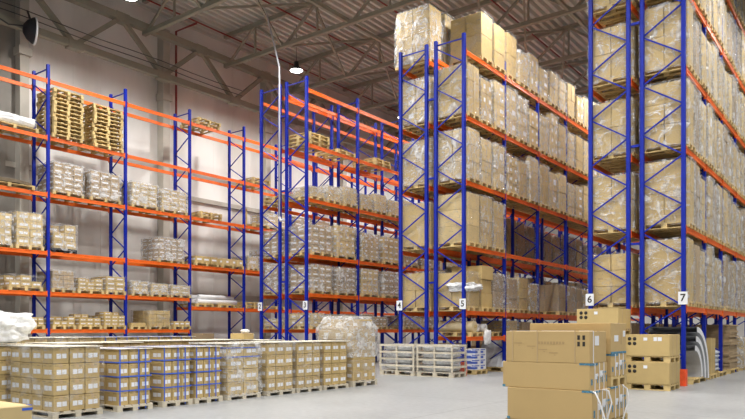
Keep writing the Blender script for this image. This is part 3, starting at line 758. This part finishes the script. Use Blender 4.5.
# floor goods under rack 5
r = root('pack_stack', (XC5-.42, YE+1.0, 0), 'blue and white packs stacked on a pallet behind the orange guard, rack five', 'stack of packs')
link('pallet', pallet_mesh(.9, .8, 'wood'), r)
for k in range(4):
    for i in range(2):
        for j in range(2):
            b = MB(); b.box(-.205, .205, -.185, .185, 0, .165, 'white'); b.box(-.207, .207, -.187, -.02, .02, .09, 'bluewhite'); b.box(-.16, .06, -.188, .188, .02, .11, 'bluewhite'); b.box(.1, .208, -.188, .1, .11, .14, 'bluewhite')
            if ('pk',) not in _cache: _cache[('pk',)] = b.mesh('pack')
            link('pack', _cache[('pk',)], r, (-.21+.42*i, -.19+.38*j, .146+.168*k), random.uniform(-.03, .03))
palB(XC5-.5, YE+3.1, 0, 'pallet under the leaning silver sheet, rack signed five', None, w=1.2)
b = MB(); b.box(-.5, .5, -.012, .012, 0, 1.05, 'silver')
for q in range(5): b.box(-.5+q*.24, -.46+q*.24, -.02, -.012, 0, 1.05, 'silver')
tag(link('silver_sheet', b.mesh('silver_sheet'), None, (XC5-.52, YE+2.62, .15), rot=(-.5, 0, 0)), 'silver sheet leaning back on a pallet beneath rack signed five', 'metal sheet')
for k, (yy, h) in enumerate(((4.6, .75), (5.8, .85), (7.2, .7), (8.6, .9), (10.0, .8), (11.4, .8))):
    load(XC5-.6, YE+yy, 0, 1.1, .9, h, 2, 2, 2, mat='cartonbrown', style='plain', wrap='wrapthin', pm='woodgrey', label='brown carton load on the floor beneath rack signed five, %s beyond the silver sheet' % ORD[k], group='floor loads beneath the rack signed five')
for k, (yy, h) in enumerate(((1.2, .7), (2.4, .8), (4.0, .7), (5.3, .85), (6.8, .7))):
    load(XC4-.6, YE+yy, 0, 1.1, .9, h, 2, 2, 2, mat='cartonbrown', style='plain', wrap=None, pm='woodgrey', label='brown carton load on the floor beneath rack signed four, %s from its end frame' % ORD[k], group='floor loads beneath the rack signed four')

# ------------------------------------------------------------------ foreground carton stack (right)
def big_carton(x0, x1, y0, y1, z0, z1, label, group='cartons of the near right stack', mat='cartonhi', marks=None):
    sx, sy, sz = x1-x0, y1-y0, z1-z0
    r = root('carton', ((x0+x1)/2, (y0+y1)/2, z0), label, 'box', group)
    bm = carton_mesh(sx, sy, sz, mat, 'bare'); link('box_body', bm, r)
    b = MB(); X, Y = sx/2, sy/2
    b.box(-X-.001, X+.001, -.03, .03, sz-.01, sz+.0015, 'tape')
    link('tape', b.mesh('tape'), r)
    if marks: marks(r, X, Y, sz)
    return r
def prt(parent, name, lst, label=None):
    b = MB()
    for a in lst: b.box(*a)
    o = link(name, b.mesh(name), parent)
    if label: o['label'] = label
    return o
CX = -3.10; F0 = 8.84
def m_top(r, X, Y, h):
    e = .003; l = []
    for (u, w) in ((X-.15, .035), (X-.08, .035)):
        for z in (.60*h, .80*h): l.append((u-w/2, u+w/2, -Y-e, -Y+e, z-.03, z+.03, 'ink'))
    prt(r, 'handling_marks', l, 'black printed handling marks')
    l = [(-.12+i*.043, -.12+i*.043+.03, -Y-e, -Y+e, .585*h, .585*h+.035, 'inkgrey') for i in range(9)]
    for i, u in enumerate((-.42, -.22, -.05, .1)):                      # faint glass and arrow prints
        zz = (.60 - .1*i)*h
        l += [(u-.06, u+.06, -Y-e, -Y+e, zz, zz+.012, 'inkgrey'), (u+.01, u+.03, -Y-e, -Y+e, zz-.03, zz-.02, 'inkgrey')]
    prt(r, 'printing', l, 'faint printed symbols and lettering')
    for u in (-.50, -.13, .40): prt(r, 'strap', [(u-.009, u+.009, -Y-.004, -Y, 0, h, 'tape'), (u-.009, u+.009, -Y, Y, h, h+.004, 'tape'), (u-.009, u+.009, Y, Y+.004, 0, h, 'tape')])
    prt(r, 'shipping_label', [(X, X+.003, -.14, .02, h*.55, h*.85, 'paper')])
    prt(r, 'white_strap', [(X+.001, X+.006, -Y+.12, -Y+.14, 0, h, 'straplight'), (-X, X, -Y+.12, -Y+.14, h, h+.005, 'straplight')])
def m_side(r, X, Y, h):
    for yy in (-.16, .02, .2): prt(r, 'white_strap', [(X+.001, X+.006, yy-.01, yy+.01, 0, h, 'straplight'), (-X, X, yy-.01, yy+.01, h, h+.003, 'straplight')])
    prt(r, 'shipping_label', [(X, X+.003, -.13, -.03, h*.4, h*.6, 'paper')]); prt(r, 'shipping_label', [(X, X+.003, .05, .16, h*.45, h*.7, 'paper')])
    prt(r, 'corner_tape', [(X-.14, X+.003, -Y-.003, -Y+.05, h-.022, h+.003, 'teal'), (X, X+.004, -Y, -Y+.30, h-.03, h, 'teal'), (X, X+.004, -Y+.05, -Y+.10, h*.2, h*.42, 'teal'), (X, X+.004, Y-.2, Y-.05, h*.6, h*.66, 'teal')], 'teal tape')
    prt(r, 'corner_tape', [(-X-.003, -X+.04, -Y-.004, -Y+.02, 0, .035, 'teal')], 'teal tape')
    prt(r, 'printing', [(X, X+.003, .3-.09*i, .33-.09*i, h*.25, h*.5, 'teal') for i in range(5)])
palX0, palX1 = CX-1.2, CX+.0
for k, (yy, lx_) in enumerate(((F0+.40, 1.22), (F0+1.21, 1.22))):
    tag(link('wooden_pallet', pallet_mesh(lx_, .8, 'wood', .15), None, (CX-.6, yy, 0)), ['pallet under the near right carton stack', 'pallet under the back half of the near right carton stack'][k], 'pallet')
big_carton(CX-1.17, CX+.04, F0-.02, F0+.72, .152, .595, 'lowest carton of the near right stack, loose white straps across its corner', marks=m_side)
big_carton(CX-1.25, CX+.0, F0-.0, F0+.70, .597, .955, 'middle carton of the near right stack, teal tape on corners', marks=m_side)
big_carton(CX-1.20, CX+.0, F0+.0, F0+.66, .957, 1.385, 'top front carton of the near right stack, black handling marks and a faint inscription', marks=m_top)
def m_back(r, X, Y, h):
    prt(r, 'shipping_label', [(X, X+.003, -.2, -.02, h*.4, h*.6, 'paper')]); prt(r, 'corner_tape', [(X, X+.004, -Y, Y, 0, .03, 'teal')], 'teal tape')
    prt(r, 'printing', [(X, X+.003, .1, .13, h*.3, h*.7, 'inkgrey')]); prt(r, 'shipping_label', [(X, X+.003, .2, .3, h*.55, h*.75, 'paper')])
B0 = F0+.76
big_carton(CX-1.2, CX+.03, B0, B0+.72, .152, .60, 'lowest carton at the back of the near right stack', marks=m_side)
tag(link('wooden_pallet', pallet_mesh(1.2, .72, 'wood', .144), None, (CX-.57, B0+.37, .602)), 'pallet between the back cartons of the near right stack', 'pallet')
big_carton(CX-1.18, CX+.03, B0+.01, B0+.70, .748, 1.06, 'carton above the raised pallet at the back of the near right stack', marks=m_side)
big_carton(CX-1.18, CX+.03, B0, B0+.70, 1.062, 1.50, 'topmost back carton of the near right stack, the tallest', marks=m_back)
# loose straps
for k, pts in enumerate(([(-3.2, F0+.10, .60), (-3.02, F0-.03, .585), (-2.95, F0-.05, .46), (-2.90, F0-.05, .30), (-2.86, F0-.06, .16), (-2.80, F0-.1, .02)],
                         [(-3.05, F0+.35, .598), (-2.98, F0+.38, .58), (-2.93, F0+.36, .42), (-2.96, F0+.30, .25), (-2.97, F0+.26, .10), (-2.95, F0+.3, .02)],
                         [(-3.02, B0+.35, .61), (-2.96, B0+.38, .56), (-2.92, B0+.33, .40), (-2.95, B0+.26, .25), (-2.97, B0+.2, .1), (-2.93, B0+.18, .02)])):
    sm = []
    for a, c in zip(pts, pts[1:]):
        for t in range(4): sm.append(Vector(a).lerp(Vector(c), t/4))
    sm.append(Vector(pts[-1]))
    tag(link('loose_strap', MB().tube(sm, .011, 'straplight', 6).mesh('loose_strap'), None), 'loose white strap hanging over the near right stack, %s from the front' % ORD[k], 'strap', 'loose white straps')
# cartons with punched holes on pallets beside rack seven
def m_holes(r, X, Y, h):
    b = MB()
    for u in (-.78, -.55):
        for z in (.58, .80):
            b.lathe([(0.001, 0), (.042, 0), (.042, .004), (.001, .004)], 'ink', 14, Matrix.Translation((u*X, -Y-.002, z*h)) @ Matrix.Rotation(math.pi/2, 4, 'X'))
    o = link('hand_holes', b.mesh('hand_holes'), r); o['label'] = 'four dark round holes'
    prt(r, 'shipping_label', [(-.15*X, .02*X, -Y-.003, -Y+.001, h*.72, h*.86, 'paper')])
    prt(r, 'strap', [(X+.001, X+.004, -.2, -.18, 0, h, 'tape')]); prt(r, 'strap', [(X+.001, X+.004, .15, .17, 0, h, 'tape')])
def m_holes2(r, X, Y, h):
    m_holes(r, X, Y, h); prt(r, 'shipping_label', [(.3*X, .45*X, -Y-.003, -Y+.001, h*.7, h*.88, 'paper'), (.48*X, .66*X, -Y-.003, -Y+.001, h*.7, h*.88, 'paper')])
HX1 = -3.93; HX0 = HX1-1.0; HY = 16.45
z = 0
for k in range(2):
    tag(link('wooden_pallet', pallet_mesh(1.0, .95, 'wood', .144), None, ((HX0+HX1)/2, HY+.5, z)), ['pallet under the lower carton with round holes by rack signed seven', 'pallet between the two cartons with round holes by rack signed seven'][k], 'pallet')
    big_carton(HX0, HX1, HY+.0, HY+.97, z+.146, z+.146+.50, ['lower tan carton with four round holes, standing by rack signed seven', 'upper tan carton with four round holes, right of the near stack'][k], group='cartons with round holes', mat='carton', marks=m_holes if k == 0 else m_holes2)
    z += .648
HX1b = -5.02; z = 0
for k in range(3):
    tag(link('wooden_pallet', pallet_mesh(1.0, .95, 'wood', .144), None, (HX1b-.5, HY+.3, z)), ['lowest', 'middle', 'highest'][k] + ' pallet in the three-carton stack in front of rack signed six', 'pallet')
    big_carton(HX1b-1.0, HX1b, HY-.2, HY+.77, z+.146, z+.146+.49, ['lowest', 'middle', 'topmost'][k] + ' carton with round holes in the stack in front of rack signed six', group='cartons with round holes', mat='carton', marks=m_holes)
    z += .638

# ------------------------------------------------------------------ floor goods beneath rack 7
xc = XD7-.55
tag(link('wooden_pallet', pallet_mesh(1.2, 1.6, 'wood'), None, (xc, YE+1.35, 0)), 'pallet under the curved white panels beneath rack signed seven', 'pallet')
for k in range(3):
    b = MB(); R0 = 1.30-.24*k; t = .14; n = 16; W = 1.2-.06*k
    for i in range(n):
        a0 = math.pi/2*i/n*1.05; a1 = math.pi/2*(i+1)/n*1.05
        def P(r_, a, x): return (x, -.45+math.sin(a)*r_*1.15, math.cos(a)*r_)
        for (ra, rb) in ((R0, R0-t),):
            b.quad([P(ra,a0,-W/2), P(ra,a1,-W/2), P(ra,a1,W/2), P(ra,a0,W/2)], 'white', True)
            b.quad([P(rb,a0,W/2), P(rb,a1,W/2), P(rb,a1,-W/2), P(rb,a0,-W/2)], 'greyplastic', True)
            for sx in (-1, 1): b.quad([P(ra,a0,sx*W/2), P(ra,a1,sx*W/2), P(rb,a1,sx*W/2), P(rb,a0,sx*W/2)], 'white')
    for v in range(len(b.v)): b.v[v] = (b.v[v][0], b.v[v][1], b.v[v][2]+.07)
    tag(link('curved_panel', b.mesh('curved_panel'), None, (xc+.05, YE+1.25+.02*k, .11)), ['outermost', 'middle', 'innermost'][k] + ' curved white panel arching on the pallet beneath rack signed seven', 'panel', 'curved white panels')
tag(link('wooden_pallet', pallet_mesh(1.2, .95, 'wood'), None, (xc, YE+3.2, 0)), 'pallet under the tall folded cartons beneath rack signed seven', 'pallet')
for k in range(5):
    tag(link('folded_carton', MB().box(-.5, .5, -.055, .055, 0, 1.02-.03*(k%2), 'carton').box(-.51, -.3, -.057, .057, .3, .34, 'tape').mesh('folded_carton'), None, (xc+.08, YE+2.92+k*.13, .146), rot=(-.05, 0, 0)),
        'upright folded tan carton beneath rack signed seven, %s from the white panels' % ORD[k], 'box', 'folded cartons beneath the rack signed seven')
r = root('sack_stack', (xc, YE+4.6, 0), 'pale grey sacks stacked on a pallet beneath rack signed seven', 'stack of sacks')
link('pallet', pallet_mesh(1.2, 1.2, 'wood'), r)
for k in range(5):
    for j in range(2): link('sack', lump(1.1, .58, .15, 'bags', k*2+j, 3, .1), r, (0, -.3+.6*j, .146+k*.125), random.uniform(-.05, .05))
r = root('cardboard_stack', (xc, YE+6.6, 0), 'high stack of flat brown cardboard on a pallet beneath rack signed seven', 'stack of cardboard')
link('pallet', pallet_mesh(1.2, 1.5, 'wood'), r)
for k in range(28):
    link('cardboard_sheet', carton_mesh(1.15, 1.4, .05, 'cartonbrown', 'bare'), r, (random.uniform(-.03, .03), random.uniform(-.03, .03), .146+k*.051), random.uniform(-.03, .03))
load(xc, YE+8.7, 0, 1.2, 1.2, 1.0, 2, 2, 3, mat='cartonpale', style='plain', wrap='wrapthick', label='white film-wrapped load on the floor beneath rack signed seven, the farthest one')
for k, yy in enumerate((1.0, 2.4, 3.8, 5.2, 6.6, 8.0, 9.4, 10.8)):
    load(XD6-.6, YE+yy, 0, 1.1, 1.2, 1.45, 2, 2, 3, mat='cartonbrown', style='plain', wrap=None, pm='woodgrey', label='brown carton load on the floor beneath rack signed six, %s from its end frame' % ORD[k], group='floor loads beneath the rack signed six')

# ------------------------------------------------------------------ lamps
def lamp_meshes():
    b = MB(); b.lathe([(.05, .42), (.10, .40), (.12, .22), (.13, .18), (.31, .0), (.33, -.02), (.30, -.01), (.12, .14)], 'black', 24)
    shade = b.mesh('lamp_shade')
    disc = MB().lathe([(.001, .02), (.28, .02), (.28, .0), (.001, -.03)], 'lamp', 24).mesh('lamp_lens')
    rod = MB().tube([(0, 0, .4), (0, 0, 1.15)], .012, 'cable', 6).mesh('lamp_rod')
    return shade, disc, rod
sh_, di_, ro_ = lamp_meshes(); LAMP_W = 2350
def lamp(x, y, z, power, label, rodlen=1):
    r = root('high_bay_lamp', (x, y, z), label, 'lamp', 'round high bay lamps under the roof')
    link('lamp_shade', sh_, r); link('lens', di_, r); link('hanging_rod', ro_, r, (0, 0, .4-.4*rodlen), scale=(1, 1, rodlen))
    ld = bpy.data.lights.new('lamp_light', 'SPOT'); ld.energy = power; ld.shadow_soft_size = .28; ld.color = (1, .975, .94); ld.spot_size = math.radians(165); ld.spot_blend = .5
    link('light', ld, r, (0, 0, -.06))
for ax, aisle, ys_ in ((-21.3, 'wall rack aisle', (-3, 5.5, 13.96, 22.47, 31, 39.5)), (-14.75, 'aisle before rack four', (-2, 4, 10.3, 17.3, 26.5, 34)),
                       (-8.35, 'aisle before rack six', (-2, 5, 12.3, 19.5, 28.5, 36)), (-1.4, 'aisle right of rack seven', (-3, 5, 13, 21, 29)), (5.5, 'open side beyond that aisle', (-3, 5, 13, 21, 29))):
    for j, yy in enumerate(ys_):
        lamp(ax, yy, 13.15, LAMP_W, 'round high bay lamp over the %s, %s from the near end' % (aisle, ORD[j]), 2.2)
# dark round floodlight bracketed to the wall girder
r = root('wall_floodlight', (-24.5, 12.15, 12.18), 'black round floodlight bowl hung from cables high on the left wall', 'floodlight', rz=-.27)
T = Matrix.Rotation(-math.pi/2, 4, 'X')
link('bowl', MB().lathe([(.001, -.34), (.16, -.32), (.33, -.2), (.45, -.02), (.47, .02), (.44, .02), (.3, -.12)], 'black', 28, T).mesh('bowl'), r)
link('rim', MB().lathe([(.44, .0), (.49, .02), (.49, .07), (.44, .07), (.44, .0)], 'white', 28, T).mesh('rim'), r)
link('bracket', MB().bar((0, -.1, .4), (-.2, -.15, .75), .05, .05, 'black').tube([(0, -.3, .1), (.05, -.8, .0), (.0, -1.3, .25), (-.1, -1.6, .7)], .03, 'cable', 6).mesh('bracket'), r)

# ------------------------------------------------------------------ world, camera, view
w = bpy.data.worlds.new('World'); S.world = w; w.use_nodes = True
w.node_tree.nodes['Background'].inputs[0].default_value = (.93, .96, 1, 1)
w.node_tree.nodes['Background'].inputs[1].default_value = 0.24
cam = bpy.data.cameras.new('Camera'); co = bpy.data.objects.new('Camera', cam); COL.objects.link(co)
co.location = (0, 0, 1.4); co.rotation_euler = (math.pi/2, 0, math.radians(37.07))
cam.sensor_width = 36; cam.lens = 36*679/745; cam.shift_y = (330-209.5)/745; cam.clip_end = 200; cam.clip_start = .05
S.camera = co
S.view_settings.view_transform = 'Standard'; S.view_settings.look = 'None'; S.view_settings.gamma = 1; S.view_settings.use_curve_mapping = False
S.view_settings.exposure = -0.2
S.cycles.max_bounces = 8; S.cycles.transparent_max_bounces = 16; S.cycles.use_denoising = True
S.cycles.sample_clamp_indirect = 4
